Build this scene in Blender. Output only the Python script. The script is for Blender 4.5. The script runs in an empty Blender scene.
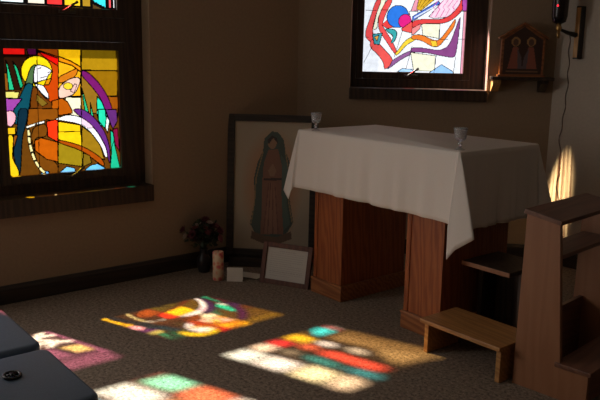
import bpy, bmesh, math, random
import numpy as np
from mathutils import Vector, Matrix
random.seed(4)
C = bpy.context.scene.collection
S = bpy.context.scene
PI = math.pi
R = math.radians

# ------------------------------------------------------------------ materials
def mat(name):
    m = bpy.data.materials.new(name); m.use_nodes = True
    nt = m.node_tree
    return m, nt, nt.nodes['Principled BSDF'], nt.nodes['Material Output']

def plain(name, col, rough=.6, metal=0., noise=0., scale=40., bump=0.):
    m, nt, b, out = mat(name)
    b.inputs['Roughness'].default_value = rough
    b.inputs['Metallic'].default_value = metal
    b.inputs['Base Color'].default_value = (*col, 1)
    if noise or bump:
        tc = nt.nodes.new('ShaderNodeTexCoord')
        n = nt.nodes.new('ShaderNodeTexNoise'); n.inputs['Scale'].default_value = scale
        n.inputs['Detail'].default_value = 6
        nt.links.new(tc.outputs['Object'], n.inputs['Vector'])
        if noise:
            r = nt.nodes.new('ShaderNodeValToRGB')
            r.color_ramp.elements[0].position = .3; r.color_ramp.elements[1].position = .7
            r.color_ramp.elements[0].color = (*[c*(1-noise) for c in col], 1)
            r.color_ramp.elements[1].color = (*[min(1, c*(1+noise)) for c in col], 1)
            nt.links.new(n.outputs['Fac'], r.inputs['Fac'])
            nt.links.new(r.outputs['Color'], b.inputs['Base Color'])
        if bump:
            bp = nt.nodes.new('ShaderNodeBump'); bp.inputs['Strength'].default_value = bump
            bp.inputs['Distance'].default_value = .004
            nt.links.new(n.outputs['Fac'], bp.inputs['Height'])
            nt.links.new(bp.outputs['Normal'], b.inputs['Normal'])
    return m

def wood(name, dark, light, grain=(1, 1, .06), scale=14., rough=.42, ring=.9):
    m, nt, b, out = mat(name)
    tc = nt.nodes.new('ShaderNodeTexCoord')
    mp = nt.nodes.new('ShaderNodeMapping'); mp.inputs['Scale'].default_value = grain
    nt.links.new(tc.outputs['Object'], mp.inputs['Vector'])
    n = nt.nodes.new('ShaderNodeTexNoise'); n.inputs['Scale'].default_value = scale
    n.inputs['Detail'].default_value = 8; n.inputs['Roughness'].default_value = .65
    n.inputs['Distortion'].default_value = ring
    nt.links.new(mp.outputs['Vector'], n.inputs['Vector'])
    w = nt.nodes.new('ShaderNodeTexWave'); w.wave_type = 'BANDS'; w.bands_direction = 'DIAGONAL'
    w.inputs['Scale'].default_value = scale*1.1; w.inputs['Distortion'].default_value = 9
    w.inputs['Detail'].default_value = 3; w.inputs['Detail Scale'].default_value = 1.2
    nt.links.new(mp.outputs['Vector'], w.inputs['Vector'])
    mx = nt.nodes.new('ShaderNodeMix'); mx.data_type = 'FLOAT'; mx.inputs[0].default_value = .45
    nt.links.new(n.outputs['Fac'], mx.inputs[2]); nt.links.new(w.outputs['Fac'], mx.inputs[3])
    r = nt.nodes.new('ShaderNodeValToRGB')
    r.color_ramp.elements[0].position = .25; r.color_ramp.elements[1].position = .75
    r.color_ramp.elements[0].color = (*dark, 1); r.color_ramp.elements[1].color = (*light, 1)
    nt.links.new(mx.outputs[0], r.inputs['Fac'])
    nt.links.new(r.outputs['Color'], b.inputs['Base Color'])
    b.inputs['Roughness'].default_value = rough
    return m

M = {}
M['wall'] = plain('painted plaster', (.30, .215, .14), .85, 0, .05, 60, .15)
M['wallr'] = plain('pale plaster', (.50, .435, .36), .85, 0, .05, 60, .15)
M['ceil'] = plain('ceiling paint', (.7, .66, .6), .9, 0, .04, 50, .1)
M['reveal'] = M['wall']
M['dwood'] = wood('dark stained oak', (.022, .012, .008), (.055, .03, .017), rough=.45)
M['base'] = wood('baseboard wood', (.012, .008, .006), (.03, .019, .012), grain=(.06, 1, 1), rough=.6)
M['oak'] = wood('red oak', (.20, .048, .013), (.31, .092, .026), grain=(1, 1, .10), scale=16)
M['oakh'] = wood('red oak horizontal', (.20, .062, .02), (.34, .13, .045), grain=(.08, 1, 1), scale=16)
M['tread'] = wood('honey oak', (.30, .135, .042), (.44, .22, .075), grain=(.08, 1, 1), scale=18, rough=.38)
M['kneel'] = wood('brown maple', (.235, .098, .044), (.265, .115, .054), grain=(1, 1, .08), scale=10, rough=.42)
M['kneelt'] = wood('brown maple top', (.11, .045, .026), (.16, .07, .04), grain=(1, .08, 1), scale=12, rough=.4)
M['black'] = plain('black lacquer', (.012, .010, .009), .4, 0, .2, 30)
M['iron'] = plain('dark bronze metal', (.09, .08, .07), .34, .8)
M['brass'] = plain('worn brass', (.5, .32, .12), .32, 1.)
M['amber'] = wood('amber maple', (.50, .25, .075), (.68, .37, .13), grain=(1, 1, .1), scale=20)
M['cushion'] = plain('slate vinyl', (.068, .105, .158), .5, 0, .12, 220, .12)
M['cushside'] = M['cushion']
M['chrome'] = plain('dark steel tube', (.05, .05, .055), .3, .8)
M['paper'] = plain('white paper', (.58, .54, .47), .8, 0, .03, 30)
M['leaf'] = plain('dark leaves', (.02, .035, .015), .55, 0, .4, 60)
M['rose'] = plain('dusty pink petals', (.34, .10, .12), .6, 0, .3, 60)
M['darkrose'] = plain('deep burgundy petals', (.11, .02, .035), .6, 0, .3, 60)
M['whitepet'] = plain('cream petals', (.6, .5, .42), .6, 0, .2, 60)
M['vase'] = plain('dark ceramic', (.02, .018, .02), .3, 0, .2, 20)
M['cordm'] = plain('grey cord', (.20, .15, .13), .6)
M['ring'] = plain('dark bronze beads', (.02, .02, .02), .25, .6)

# linen
def linen():
    m, nt, b, out = mat('white linen')
    tc = nt.nodes.new('ShaderNodeTexCoord')
    n = nt.nodes.new('ShaderNodeTexNoise'); n.inputs['Scale'].default_value = 420; n.inputs['Detail'].default_value = 2
    nt.links.new(tc.outputs['Object'], n.inputs['Vector'])
    bp = nt.nodes.new('ShaderNodeBump'); bp.inputs['Strength'].default_value = .15; bp.inputs['Distance'].default_value = .001
    nt.links.new(n.outputs['Fac'], bp.inputs['Height']); nt.links.new(bp.outputs['Normal'], b.inputs['Normal'])
    r = nt.nodes.new('ShaderNodeValToRGB')
    r.color_ramp.elements[0].color = (.60, .55, .50, 1); r.color_ramp.elements[1].color = (.72, .67, .62, 1)
    nt.links.new(n.outputs['Fac'], r.inputs['Fac']); nt.links.new(r.outputs['Color'], b.inputs['Base Color'])
    b.inputs['Roughness'].default_value = .85
    return m
M['linen'] = linen()

def carpet():
    m, nt, b, out = mat('speckled carpet')
    tc = nt.nodes.new('ShaderNodeTexCoord')
    n = nt.nodes.new('ShaderNodeTexNoise'); n.inputs['Scale'].default_value = 62; n.inputs['Detail'].default_value = 6
    n.inputs['Roughness'].default_value = .8
    n2 = nt.nodes.new('ShaderNodeTexNoise'); n2.inputs['Scale'].default_value = 5; n2.inputs['Detail'].default_value = 4
    for q in (n, n2): nt.links.new(tc.outputs['Object'], q.inputs['Vector'])
    r = nt.nodes.new('ShaderNodeValToRGB')
    r.color_ramp.elements[0].position = .34; r.color_ramp.elements[1].position = .66
    r.color_ramp.elements[0].color = (.05, .037, .028, 1); r.color_ramp.elements[1].color = (.35, .275, .21, 1)
    nt.links.new(n.outputs['Fac'], r.inputs['Fac'])
    mx = nt.nodes.new('ShaderNodeMix'); mx.data_type = 'RGBA'; mx.blend_type = 'MULTIPLY'; mx.inputs[0].default_value = .35
    nt.links.new(r.outputs['Color'], mx.inputs[6]); nt.links.new(n2.outputs['Color'], mx.inputs[7])
    nt.links.new(r.outputs['Color'], b.inputs['Base Color'])
    bp = nt.nodes.new('ShaderNodeBump'); bp.inputs['Strength'].default_value = .35; bp.inputs['Distance'].default_value = .005
    nt.links.new(n.outputs['Fac'], bp.inputs['Height']); nt.links.new(bp.outputs['Normal'], b.inputs['Normal'])
    b.inputs['Roughness'].default_value = .95
    b.inputs['Specular IOR Level'].default_value = .1
    return m
M['carpet'] = carpet()

def stained():
    m, nt, b, out = mat('stained glass')
    a = nt.nodes.new('ShaderNodeAttribute'); a.attribute_name = 'tint'
    tc = nt.nodes.new('ShaderNodeTexCoord')
    n = nt.nodes.new('ShaderNodeTexNoise'); n.inputs['Scale'].default_value = 26; n.inputs['Detail'].default_value = 4
    nt.links.new(tc.outputs['Object'], n.inputs['Vector'])
    mr = nt.nodes.new('ShaderNodeMapRange'); mr.inputs['From Min'].default_value = .3; mr.inputs['From Max'].default_value = .7
    mr.inputs['To Min'].default_value = .86; mr.inputs['To Max'].default_value = 1.05
    nt.links.new(n.outputs['Fac'], mr.inputs['Value'])
    mx = nt.nodes.new('ShaderNodeVectorMath'); mx.operation = 'MULTIPLY'
    nt.links.new(a.outputs['Color'], mx.inputs[0]); nt.links.new(mr.outputs['Result'], mx.inputs[1])
    # clear antique panes let the sun through; opalescent panes (alpha) scatter more of it
    t = nt.nodes.new('ShaderNodeBsdfTransparent'); tl = nt.nodes.new('ShaderNodeBsdfTranslucent')
    for sh, lo, hi in ((t, .88, .24), (tl, .04, .10)):
        k = nt.nodes.new('ShaderNodeMapRange'); k.inputs['To Min'].default_value = lo; k.inputs['To Max'].default_value = hi
        nt.links.new(a.outputs['Alpha'], k.inputs['Value'])
        v = nt.nodes.new('ShaderNodeVectorMath'); v.operation = 'MULTIPLY'
        nt.links.new(mx.outputs[0], v.inputs[0]); nt.links.new(k.outputs['Result'], v.inputs[1])
        nt.links.new(v.outputs[0], sh.inputs['Color'])
    add = nt.nodes.new('ShaderNodeAddShader')
    nt.links.new(t.outputs[0], add.inputs[0]); nt.links.new(tl.outputs[0], add.inputs[1])
    nt.links.new(add.outputs[0], out.inputs['Surface'])
    return m
M['stained'] = stained()

def printed(name, rough=.5):
    m, nt, b, out = mat(name)
    a = nt.nodes.new('ShaderNodeAttribute'); a.attribute_name = 'tint'
    nt.links.new(a.outputs['Color'], b.inputs['Base Color']); b.inputs['Roughness'].default_value = rough
    return m
M['print'] = printed('printed picture')

def clear_glass():
    m, nt, b, out = mat('frosted cut glass')
    b.inputs['Base Color'].default_value = (.80, .80, .82, 1); b.inputs['Roughness'].default_value = .16
    b.inputs['Transmission Weight'].default_value = .78; b.inputs['IOR'].default_value = 1.45
    return m
M['glass'] = clear_glass()

def emit(name, col, s):
    m, nt, b, out = mat(name)
    b.inputs['Base Color'].default_value = (*col, 1)
    b.inputs['Emission Color'].default_value = (*col, 1); b.inputs['Emission Strength'].default_value = s
    return m
M['redflame'] = emit('red votive flame', (1, .02, .04), 2.2)

def candle_mat():
    m, nt, b, out = mat('flower printed candle sleeve')
    tc = nt.nodes.new('ShaderNodeTexCoord')
    v = nt.nodes.new('ShaderNodeTexVoronoi'); v.inputs['Scale'].default_value = 34
    nt.links.new(tc.outputs['Object'], v.inputs['Vector'])
    r = nt.nodes.new('ShaderNodeValToRGB')
    e = r.color_ramp.elements
    e[0].position = .2; e[0].color = (.62, .09, .15, 1)
    e[1].position = .62; e[1].color = (.72, .55, .38, 1)
    k = e.new(.38); k.color = (.72, .26, .16, 1)
    nt.links.new(v.outputs['Distance'], r.inputs['Fac']); nt.links.new(r.outputs['Color'], b.inputs['Base Color'])
    b.inputs['Roughness'].default_value = .4
    return m
M['candle'] = candle_mat()

# ------------------------------------------------------------------ mesh helpers
def bx(bm, x0, x1, y0, y1, z0, z1, bev=0., mtx=None):
    g = bmesh.ops.create_cube(bm, size=1)
    vs = g['verts']
    for v in vs:
        v.co = Vector(((x0+x1)/2+v.co.x*(x1-x0), (y0+y1)/2+v.co.y*(y1-y0), (z0+z1)/2+v.co.z*(z1-z0)))
    if bev:
        es = list({e for v in vs for e in v.link_edges})
        r = bmesh.ops.bevel(bm, geom=es, offset=bev, segments=2, affect='EDGES', profile=.6)
        vs = list({v for f in r['faces'] for v in f.verts} | {v for v in vs if v.is_valid})
    if mtx is not None:
        bmesh.ops.transform(bm, matrix=mtx, verts=vs)
    return vs

def prism(bm, pts, y0, y1):
    """extrude an xz outline between y0 and y1"""
    a = [bm.verts.new((p[0], y0, p[1])) for p in pts]
    b = [bm.verts.new((p[0], y1, p[1])) for p in pts]
    bm.faces.new(a); bm.faces.new(b[::-1]); n = len(pts)
    for i in range(n): bm.faces.new((a[i], b[i], b[(i+1) % n], a[(i+1) % n]))
    bmesh.ops.recalc_face_normals(bm, faces=bm.faces[:])
    return a+b

def lathe(bm, prof, seg=24, c=(0, 0, 0)):
    rings = []
    for r, z in prof:
        rings.append([bm.verts.new((c[0]+max(r, 1e-4)*math.cos(2*PI*k/seg), c[1]+max(r, 1e-4)*math.sin(2*PI*k/seg), c[2]+z)) for k in range(seg)])
    for a, b in zip(rings, rings[1:]):
        for k in range(seg): bm.faces.new((a[k], a[(k+1) % seg], b[(k+1) % seg], b[k]))
    bm.faces.new(rings[0][::-1]); bm.faces.new(rings[-1])

def tube(bm, pts, rad, seg=8, closed=False):
    pts = [Vector(p) for p in pts]; n = len(pts); rings = []
    rad = rad if isinstance(rad, (list, tuple)) else [rad]*n
    for i, p in enumerate(pts):
        if closed: d = (pts[(i+1) % n]-pts[i-1]).normalized()
        else: d = (pts[min(i+1, n-1)]-pts[max(i-1, 0)]).normalized()
        u = d.cross(Vector((0, 0, 1)))
        if u.length < .05: u = d.cross(Vector((0, 1, 0)))
        u.normalize(); w = d.cross(u)
        rings.append([bm.verts.new(p+rad[i]*(u*math.cos(2*PI*k/seg)+w*math.sin(2*PI*k/seg))) for k in range(seg)])
    m = n if closed else n-1
    for i in range(m):
        a, b = rings[i], rings[(i+1) % n]
        for k in range(seg): bm.faces.new((a[k], a[(k+1) % seg], b[(k+1) % seg], b[k]))
    if not closed: bm.faces.new(rings[0][::-1]); bm.faces.new(rings[-1])

def obj(name, bm, m, parent=None, smooth=False, loc=None, rz=0):
    bmesh.ops.recalc_face_normals(bm, faces=bm.faces[:])
    me = bpy.data.meshes.new(name); bm.to_mesh(me); bm.free()
    me.materials.append(m)
    if smooth:
        for p in me.polygons: p.use_smooth = True
    o = bpy.data.objects.new(name, me); C.objects.link(o)
    if parent: o.parent = parent
    if loc is not None: o.location = loc
    if rz: o.rotation_euler[2] = rz
    return o

def thing(name, label, cat, loc=(0, 0, 0), rz=0, group=None, rot=None):
    o = bpy.data.objects.new(name, None); C.objects.link(o)
    o.empty_display_size = .1
    o.location = loc; o.rotation_euler = rot if rot else (0, 0, rz)
    o['label'] = label; o['category'] = cat
    if group: o['group'] = group
    return o

def tag(o, label, cat, group=None):
    o['label'] = label; o['category'] = cat
    if group: o['group'] = group
    return o

def struct(name, bm, m, loc=None, rz=0):
    o = obj(name, bm, m, None, False, loc, rz); o['kind'] = 'structure'
    return o

def NB(): return bmesh.new()

# ------------------------------------------------------------------ tinted sheets (stained glass, prints)
class Art:
    """planar partition of a rectangle into coloured cells, painted polygon by polygon"""
    def __init__(s, nu, nv, corners, lead=(.004, .003, .003)):
        s.nu, s.nv, s.lk = nu, nv, 1.
        u = (np.arange(nu)+.5)/nu; v = (np.arange(nv)+.5)/nv
        U, V = np.meshgrid(u, v)
        tl, tr, br, bl = [np.array(c, float) for c in corners]
        P = (tl[None, None]*((1-U)*(1-V))[..., None]+tr[None, None]*(U*(1-V))[..., None]
             + br[None, None]*(U*V)[..., None]+bl[None, None]*((1-U)*V)[..., None])
        s.X, s.Y = P[..., 0], P[..., 1]
        s.col = np.zeros((nv, nu, 3)); s.lead = lead
    def inside(s, pts):
        m = np.zeros(s.X.shape, bool); n = len(pts)
        for i in range(n):
            x0, y0 = pts[i]; x1, y1 = pts[(i+1) % n]
            if y0 == y1: continue
            c = ((y0 > s.Y) != (y1 > s.Y)) & (s.X < (x1-x0)*(s.Y-y0)/(y1-y0)+x0)
            m ^= c
        return m
    def fill(s, c): s.col[:] = c
    smooth = 0
    def poly(s, pts, c, lw=0.):
        if len(pts) >= 7:
            for _ in range(s.smooth):        # round the cut outlines
                pts = [((1-w)*a[0]+w*b[0], (1-w)*a[1]+w*b[1]) for a, b in zip(pts, list(pts[1:])+[pts[0]]) for w in (.22, .78)]
        s.col[s.inside(pts)] = c
        if lw: s.line(list(pts)+[pts[0]], lw)
    def line(s, pts, lw, c=None):
        for (x0, y0), (x1, y1) in zip(pts, pts[1:]):
            dx, dy = x1-x0, y1-y0; L = dx*dx+dy*dy+1e-9
            t = np.clip(((s.X-x0)*dx+(s.Y-y0)*dy)/L, 0, 1)
            d = np.hypot(s.X-x0-t*dx, s.Y-y0-t*dy)/s.lk
            s.col[d < lw] = s.lead if c is None else c
    def ell(s, cx, cy, rx, ry, c, lw=0.):
        s.poly([(cx+rx*math.cos(a), cy+ry*math.sin(a)) for a in np.linspace(0, 2*PI, 30)[:-1]], c, lw)
    def mesh(s, name, w, h, m, parent, y=0., outline=None):
        nu, nv = s.nu, s.nv
        xs = np.linspace(0, w, nu+1); zs = np.linspace(h, 0, nv+1)
        verts = [(x, y, z) for z in zs for x in xs]
        faces, cols = [], []
        for j in range(nv):
            for i in range(nu):
                if outline is not None and not outline((i+.5)/nu, (j+.5)/nv): continue
                a = j*(nu+1)+i
                faces.append((a+nu+1, a+nu+2, a+1, a)); cols.append((*s.col[j, i], 1-min(1, max(0, (s.col[j, i].max()-.42)/.38))))
        me = bpy.data.meshes.new(name); me.from_pydata(verts, [], faces)
        at = me.attributes.new('tint', 'FLOAT_COLOR', 'FACE')
        at.data.foreach_set('color', np.array(cols, 'f').ravel())
        me.materials.append(m)
        o = bpy.data.objects.new(name, me); C.objects.link(o); o.parent = parent
        return o

def q(pts, ox, oy, k): return [(x/k+ox, y/k+oy) for x, y in pts]

# ------------------------------------------------------------------ the rooms's shell
XW = -4.09                      # left wall face
CX, CY = -4.09, 3.295           # corner of left wall and angled back wall
RY = 4.556                      # right wall face
EX, SY, CH = 3.2, -3.6, 3.2     # far side wall, rear wall, ceiling height
TH = .30
L45 = (RY-CY)*math.sqrt(2)

bm = NB(); bx(bm, -4.6, EX+.4, SY-.4, RY+.4, -.12, 0); struct('floor', bm, M['carpet'])
bm = NB(); bx(bm, -4.6, EX+.4, SY-.4, RY+.4, CH, CH+.12); struct('ceiling', bm, M['ceil'])

def wall(name, m, length, holes, loc, rz, s0=0.):
    """local x along the wall, local y outwards; holes = (s0,s1,z0,z1)"""
    bm = NB()
    ss = sorted({s0, length, *[h[0] for h in holes], *[h[1] for h in holes]})
    zz = sorted({0., CH, *[h[2] for h in holes], *[h[3] for h in holes]})
    for a, b in zip(ss, ss[1:]):
        for c, d in zip(zz, zz[1:]):
            if any(h[0] <= a and b <= h[1] and h[2] <= c and d <= h[3] for h in holes): continue
            bx(bm, a, b, 0, TH, c, d)
    bmesh.ops.remove_doubles(bm, verts=bm.verts[:], dist=1e-5)
    # drop the doubled inner faces between neighbouring blocks
    seen = {}
    for f in bm.faces: seen.setdefault(tuple(sorted(v.index for v in f.verts)), []).append(f)
    bm.verts.index_update()
    seen = {}
    for f in bm.faces: seen.setdefault(tuple(sorted(v.index for v in f.verts)), []).append(f)
    bmesh.ops.delete(bm, geom=[f for l in seen.values() if len(l) > 1 for f in l], context='FACES_ONLY')
    return struct(name, bm, m, loc, rz)

OL = (.04, 2.127, .50, 2.62)    # opening in left wall
OB = (.372, 1.333, 1.125, 2.95)   # opening in angled back wall
ON = (-1.55, .05, .72, 2.38)     # unseen opening added in the left wall to hold a fill light
OR_ = (5.40, 7.10, 1.05, 2.45)   # unseen opening added in the rear wall to hold a fill light
wall('wall_left', M['wall'], CY+.11, [OL, ON], (XW, 0, 0), R(90), SY)
wall('wall_back', M['wall'], L45+.11, [OB], (CX, CY, 0), R(45), -.11)
CRX = CX+(RY-CY)
wall('wall_right', M['wallr'], EX-CRX, [], (CRX, RY, 0), 0, -.11)
wall('wall_rear', M['wall'], EX-XW, [OR_], (EX, SY, 0), R(180))
wall('wall_far', M['wall'], RY-SY, [], (EX, RY, 0), R(-90))

M['fill_pane'] = plain('pale fill pane', (.8, .82, .84), .35)
for nm, h_, loc_, rz_ in (('fill_pane_left', ON, (XW, 0, 0), R(90)), ('fill_pane_rear', OR_, (EX, SY, 0), R(180))):
    bm = NB(); bx(bm, h_[0], h_[1], .16, .18, h_[2], h_[3]); struct(nm, bm, M['fill_pane'], loc_, rz_)  # panes added behind the fill lights to close the openings against the sun

def strip(name, length, loc, rz, s0=0.):
    bm = NB(); prism_pts = [(0, 0), (-.022, 0), (-.022, .085), (-.012, .105), (0, .105)]
    a = [bm.verts.new((s0, p[0], p[1])) for p in prism_pts]; b = [bm.verts.new((length, p[0], p[1])) for p in prism_pts]
    n = len(a); bm.faces.new(a); bm.faces.new(b[::-1])
    for i in range(n): bm.faces.new((a[i], b[i], b[(i+1) % n], a[(i+1) % n]))
    return struct(name, bm, M['base'], loc, rz)
strip('baseboard_left', CY-.01, (XW, 0, 0), R(90), SY)
strip('baseboard_back', L45-.01, (CX, CY, 0), R(45), .01)
strip('baseboard_right', EX-CRX, (CRX, RY, 0), 0, .01)

# ---- frames that fill the openings (with holes for the sashes) and sills
def lattice(name, o, holes, d0, d1, loc, rz):
    bm = NB()
    ss = sorted({o[0], o[1], *[h[0] for h in holes], *[h[1] for h in holes]})
    zz = sorted({o[2], o[3], *[h[2] for h in holes], *[h[3] for h in holes]})
    for a, b in zip(ss, ss[1:]):
        for c, d in zip(zz, zz[1:]):
            if any(h[0] <= a and b <= h[1] and h[2] <= c and d <= h[3] for h in holes): continue
            bx(bm, a, b, d0, d1, c, d)
    bmesh.ops.remove_doubles(bm, verts=bm.verts[:], dist=1e-5)
    bm.verts.index_update()
    seen = {}
    for f in bm.faces: seen.setdefault(tuple(sorted(v.index for v in f.verts)), []).append(f)
    bmesh.ops.delete(bm, geom=[f for l in seen.values() if len(l) > 1 for f in l], context='FACES_ONLY')
    return struct(name, bm, M['dwood'], loc, rz)

GD = .115                       # depth of the glass behind the wall face
SW = .05                        # sash width
gl = dict(low=(1.283, 1.962, .708, 1.427), up=(1.283, 1.962, 1.668, 2.50), low2=(.32, 1.0, .708, 1.427), up2=(.30, .97, 1.668, 2.50))
def grow(g, e): return (g[0]-e, g[1]+e, g[2]-e, g[3]+e)
lattice('trim_1', OL, [grow(g, SW) for g in gl.values()], .10, .20, (XW, 0, 0), R(90))
gb = (.458, 1.183, 1.314, 2.07); gb2 = (.458, 1.183, 2.24, 2.84)
lattice('trim_2', OB, [grow(g, SW) for g in (gb, gb2)], .185, .255, (CX, CY, 0), R(45))
bm = NB(); bx(bm, OL[0], OL[1]-.012, -.038, .0995, .50, .602, .004); struct('trim_3', bm, M['dwood'], (XW, 0, 0), R(90))
bm = NB(); bx(bm, OB[0], OB[1], -.045, .184, 1.125, 1.203, .004); struct('trim_4', bm, M['dwood'], (CX, CY, 0), R(45))

# ---- stained glass designs
def art_lower():
    A = Art(200, 210, [(3, 50.4), (117, 50.8), (123, 167), (8.5, 177.4)])
    k = 5.88; A.lk = .92; A.smooth = 2
    def f(o, pts, c, lw=.55): A.poly(q(pts, o[0], o[1], k), c, lw)
    a, b, c_, d = (0, 45), (60, 45), (0, 110), (60, 110)
    A.fill((.20, .085, .012))
    f(a, [(10, 30), (142, 30), (142, 66), (10, 66)], (.85, .02, .015))
    f(a, [(150, 30), (206, 30), (206, 68), (160, 68)], (.25, .02, .16))
    f(a, [(10, 68), (165, 68), (130, 120), (120, 270), (10, 270)], (.05, .018, .008))
    f(a, [(24, 170), (44, 170), (54, 272), (24, 272)], (.35, .14, .02))
    f(a, [(212, 30), (332, 30), (332, 340), (212, 340)], (.66, .10, .008))
    f(a, [(212, 30), (332, 30), (332, 75), (215, 38)], (.60, .14, .01))
    f(a, [(214, 44), (332, 84), (332, 128), (250, 78)], (.85, .015, .01))
    f(b, [(-22, 30), (110, 30), (110, 128), (50, 96), (-22, 70)], (.95, .56, .012))
    f(b, [(-22, 72), (50, 98), (112, 132), (112, 158), (60, 122), (-22, 98)], (.85, .34, .01))
    f(b, [(-22, 100), (60, 124), (112, 160), (112, 300), (-22, 300)], (.95, .50, .02))
    A.ell(207/k, 45+160/k, 88/k, 90/k, (.95, .72, .015), .55)
    f(a, [(262, 205), (292, 200), (275, 235), (250, 238)], (.8, .35, .01))
    f(a, [(205, 112), (170, 140), (150, 210), (130, 262), (165, 262), (185, 240), (190, 180)], (.12, .22, .10))
    f(a, [(150, 222), (110, 310), (72, 385), (70, 470), (160, 470), (165, 340), (186, 262), (186, 235)], (.012, .12, .17))
    f(a, [(200, 118), (262, 130), (298, 158), (272, 180), (264, 205), (230, 214), (190, 230), (188, 180)], (.92, .88, .92))
    f(a, [(190, 228), (245, 240), (272, 285), (275, 320), (240, 292), (210, 255)], (.95, .94, 1.))
    f(a, [(185, 238), (210, 258), (250, 310), (300, 345), (332, 322), (332, 480), (165, 480), (170, 320)], (.22, .075, .010))
    f(a, [(205, 290), (245, 322), (268, 345), (238, 362), (205, 330)], (.30, .20, .03), .3)
    A.line(q([(214, 145), (232, 138)], 0, 45, k), .45); A.line(q([(225, 198), (262, 188)], 0, 45, k), .4); A.line(q([(270, 165), (298, 158)], 0, 45, k), .4)
    f(a, [(38, 98), (50, 130), (82, 268), (52, 270)], (.04, .62, .33))
    f(a, [(75, 105), (100, 140), (130, 240), (118, 265), (108, 235)], (.03, .55, .28))
    f(a, [(26, 278), (110, 278), (100, 316), (26, 316)], (.78, .72, .22))
    f(a, [(28, 318), (125, 318), (75, 385), (75, 400), (28, 400)], (.42, .10, .48))
    # right side
    f(b, [(116, 30), (345, 30), (345, 148), (116, 148)], (.52, .32, .015))
    f(b, [(116, 150), (345, 150), (345, 295), (270, 295), (225, 220), (150, 158)], (.40, .22, .010))
    f(b, [(270, 298), (350, 298), (350, 420), (320, 420)], (.40, .13, .010))
    f(b, [(116, 172), (180, 240), (240, 310), (275, 400), (116, 400)], (.38, .22, .03))
    f(b, [(116, 148), (160, 160), (230, 225), (285, 300), (325, 405), (345, 470), (300, 470), (275, 400), (240, 312), (180, 242), (116, 180)], (.26, .025, .22))
    f(b, [(118, 250), (135, 300), (162, 390), (140, 390)], (.04, .62, .33))
    f(b, [(172, 335), (195, 420), (178, 420)], (.04, .62, .33))
    f(b, [(214, 298), (245, 330), (278, 405), (290, 470), (235, 470), (214, 400)], (.04, .78, .52))
    f(b, [(20, 306), (114, 306), (114, 420), (60, 420), (20, 340)], (.97, .90, .66))
    f(b, [(-22, 190), (30, 165), (85, 138), (96, 150), (80, 186), (40, 206), (-22, 232)], (.70, .25, .02))
    f(b, [(-22, 250), (40, 200), (100, 186), (112, 215), (80, 285), (20, 310), (-22, 315)], (.90, .62, .50))
    A.ell(60+36/k, 45+242/k, 28/k, 20/k, (.92, .68, .06), .4)
    f(b, [(50, 270), (75, 228), (90, 232), (72, 280)], (.85, .55, .5), .35)
    f(b, [(-60, 330), (0, 312), (32, 332), (62, 385), (62, 400), (-60, 420)], (.55, .15, .008))
    # lower half
    f(c_, [(160, -8), (330, -8), (330, 60), (262, 58), (150, 95)], (.34, .12, .012))
    f(c_, [(105, -8), (162, -8), (142, 100), (122, 160), (112, 385), (96, 385), (70, 250), (92, 150), (98, 60)], (.012, .05, .085))
    f(c_, [(34, 10), (70, 4), (92, 35), (85, 72), (66, 100), (40, 96), (28, 50)], (.95, .50, .58))
    f(c_, [(34, 104), (86, 104), (86, 146), (34, 146)], (.92, .58, .02))
    f(c_, [(36, 148), (76, 148), (70, 230), (66, 290), (102, 355), (104, 400), (45, 400)], (.95, .64, .02))
    f(c_, [(76, 150), (98, 150), (70, 250)], (.35, .12, .02))
    f(c_, [(165, 112), (262, 70), (268, 158), (200, 160), (188, 210), (205, 260), (330, 310), (330, 400), (245, 385), (200, 300)], (.26, .10, .012))
    f(c_, [(192, 182), (230, 164), (330, 190), (330, 306), (262, 292), (196, 240)], (.62, .16, .008))
    f(c_, [(262, 68), (330, 52), (330, 190), (270, 156)], (.92, .07, .015))
    f(d, [(-25, 66), (110, 86), (122, 210), (60, 198), (-25, 172)], (.98, .66, .015))
    A.line(q([(-25, 128), (122, 124)], 60, 110, k), .5)
    f(d, [(-25, 190), (60, 208), (130, 240), (128, 335), (-25, 315)], (.42, .31, .02))
    f(d, [(122, 95), (180, 133), (240, 208), (266, 292), (235, 280), (122, 212)], (.42, .26, .02))
    f(d, [(-25, 172), (122, 208), (235, 272), (268, 312), (262, 335), (210, 300), (122, 238), (-25, 192)], (.50, .12, .008))
    f(d, [(130, 252), (172, 268), (184, 312), (130, 335)], (.30, .20, .02))
    f(d, [(-50, 55), (0, 36), (30, 27), (100, 33), (170, 74), (230, 140), (277, 220), (288, 278), (270, 278), (245, 213), (180, 130), (110, 78), (0, 62)], (.96, .95, 1.))
    f(d, [(118, 38), (170, 74), (195, 102), (160, 105), (118, 80)], (.95, .72, .85), .25)
    f(d, [(60, -8), (130, -8), (200, 40), (265, 120), (300, 210), (304, 320), (290, 290), (279, 220), (230, 138), (170, 72), (100, 30)], (.20, .05, .32))
    f(d, [(268, -8), (340, -8), (348, 60), (318, 108), (292, 50)], (.18, .05, .26))
    f(d, [(222, -8), (266, -8), (276, 60), (266, 105), (226, 60)], (.04, .75, .48))
    f(d, [(276, 28), (296, 60), (284, 132), (270, 100)], (.85, .95, .9))
    f(d, [(300, 108), (322, 130), (332, 200), (372, 345), (305, 345), (312, 250)], (.03, .58, .36))
    f(d, [(318, 110), (350, 100), (365, 240), (335, 200)], (.30, .015, .08))
    A.line(q([(300, 250), (330, 170)], 60, 110, k), .4)
    f(d, [(145, 352), (180, 325), (222, 316), (272, 342), (272, 360), (145, 362)], (.22, .62, 1.))
    f(d, [(-15, 372), (30, 334), (78, 345), (82, 368), (-15, 384)], (.28, .64, 1.))
    f(c_, [(228, 374), (256, 362), (276, 366), (276, 392), (228, 392)], (.2, .5, .95))
    # pale rope dashes
    f(c_, [(142, 98), (200, 76), (196, 92), (148, 110)], (.92, .90, .80), .4)
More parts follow.
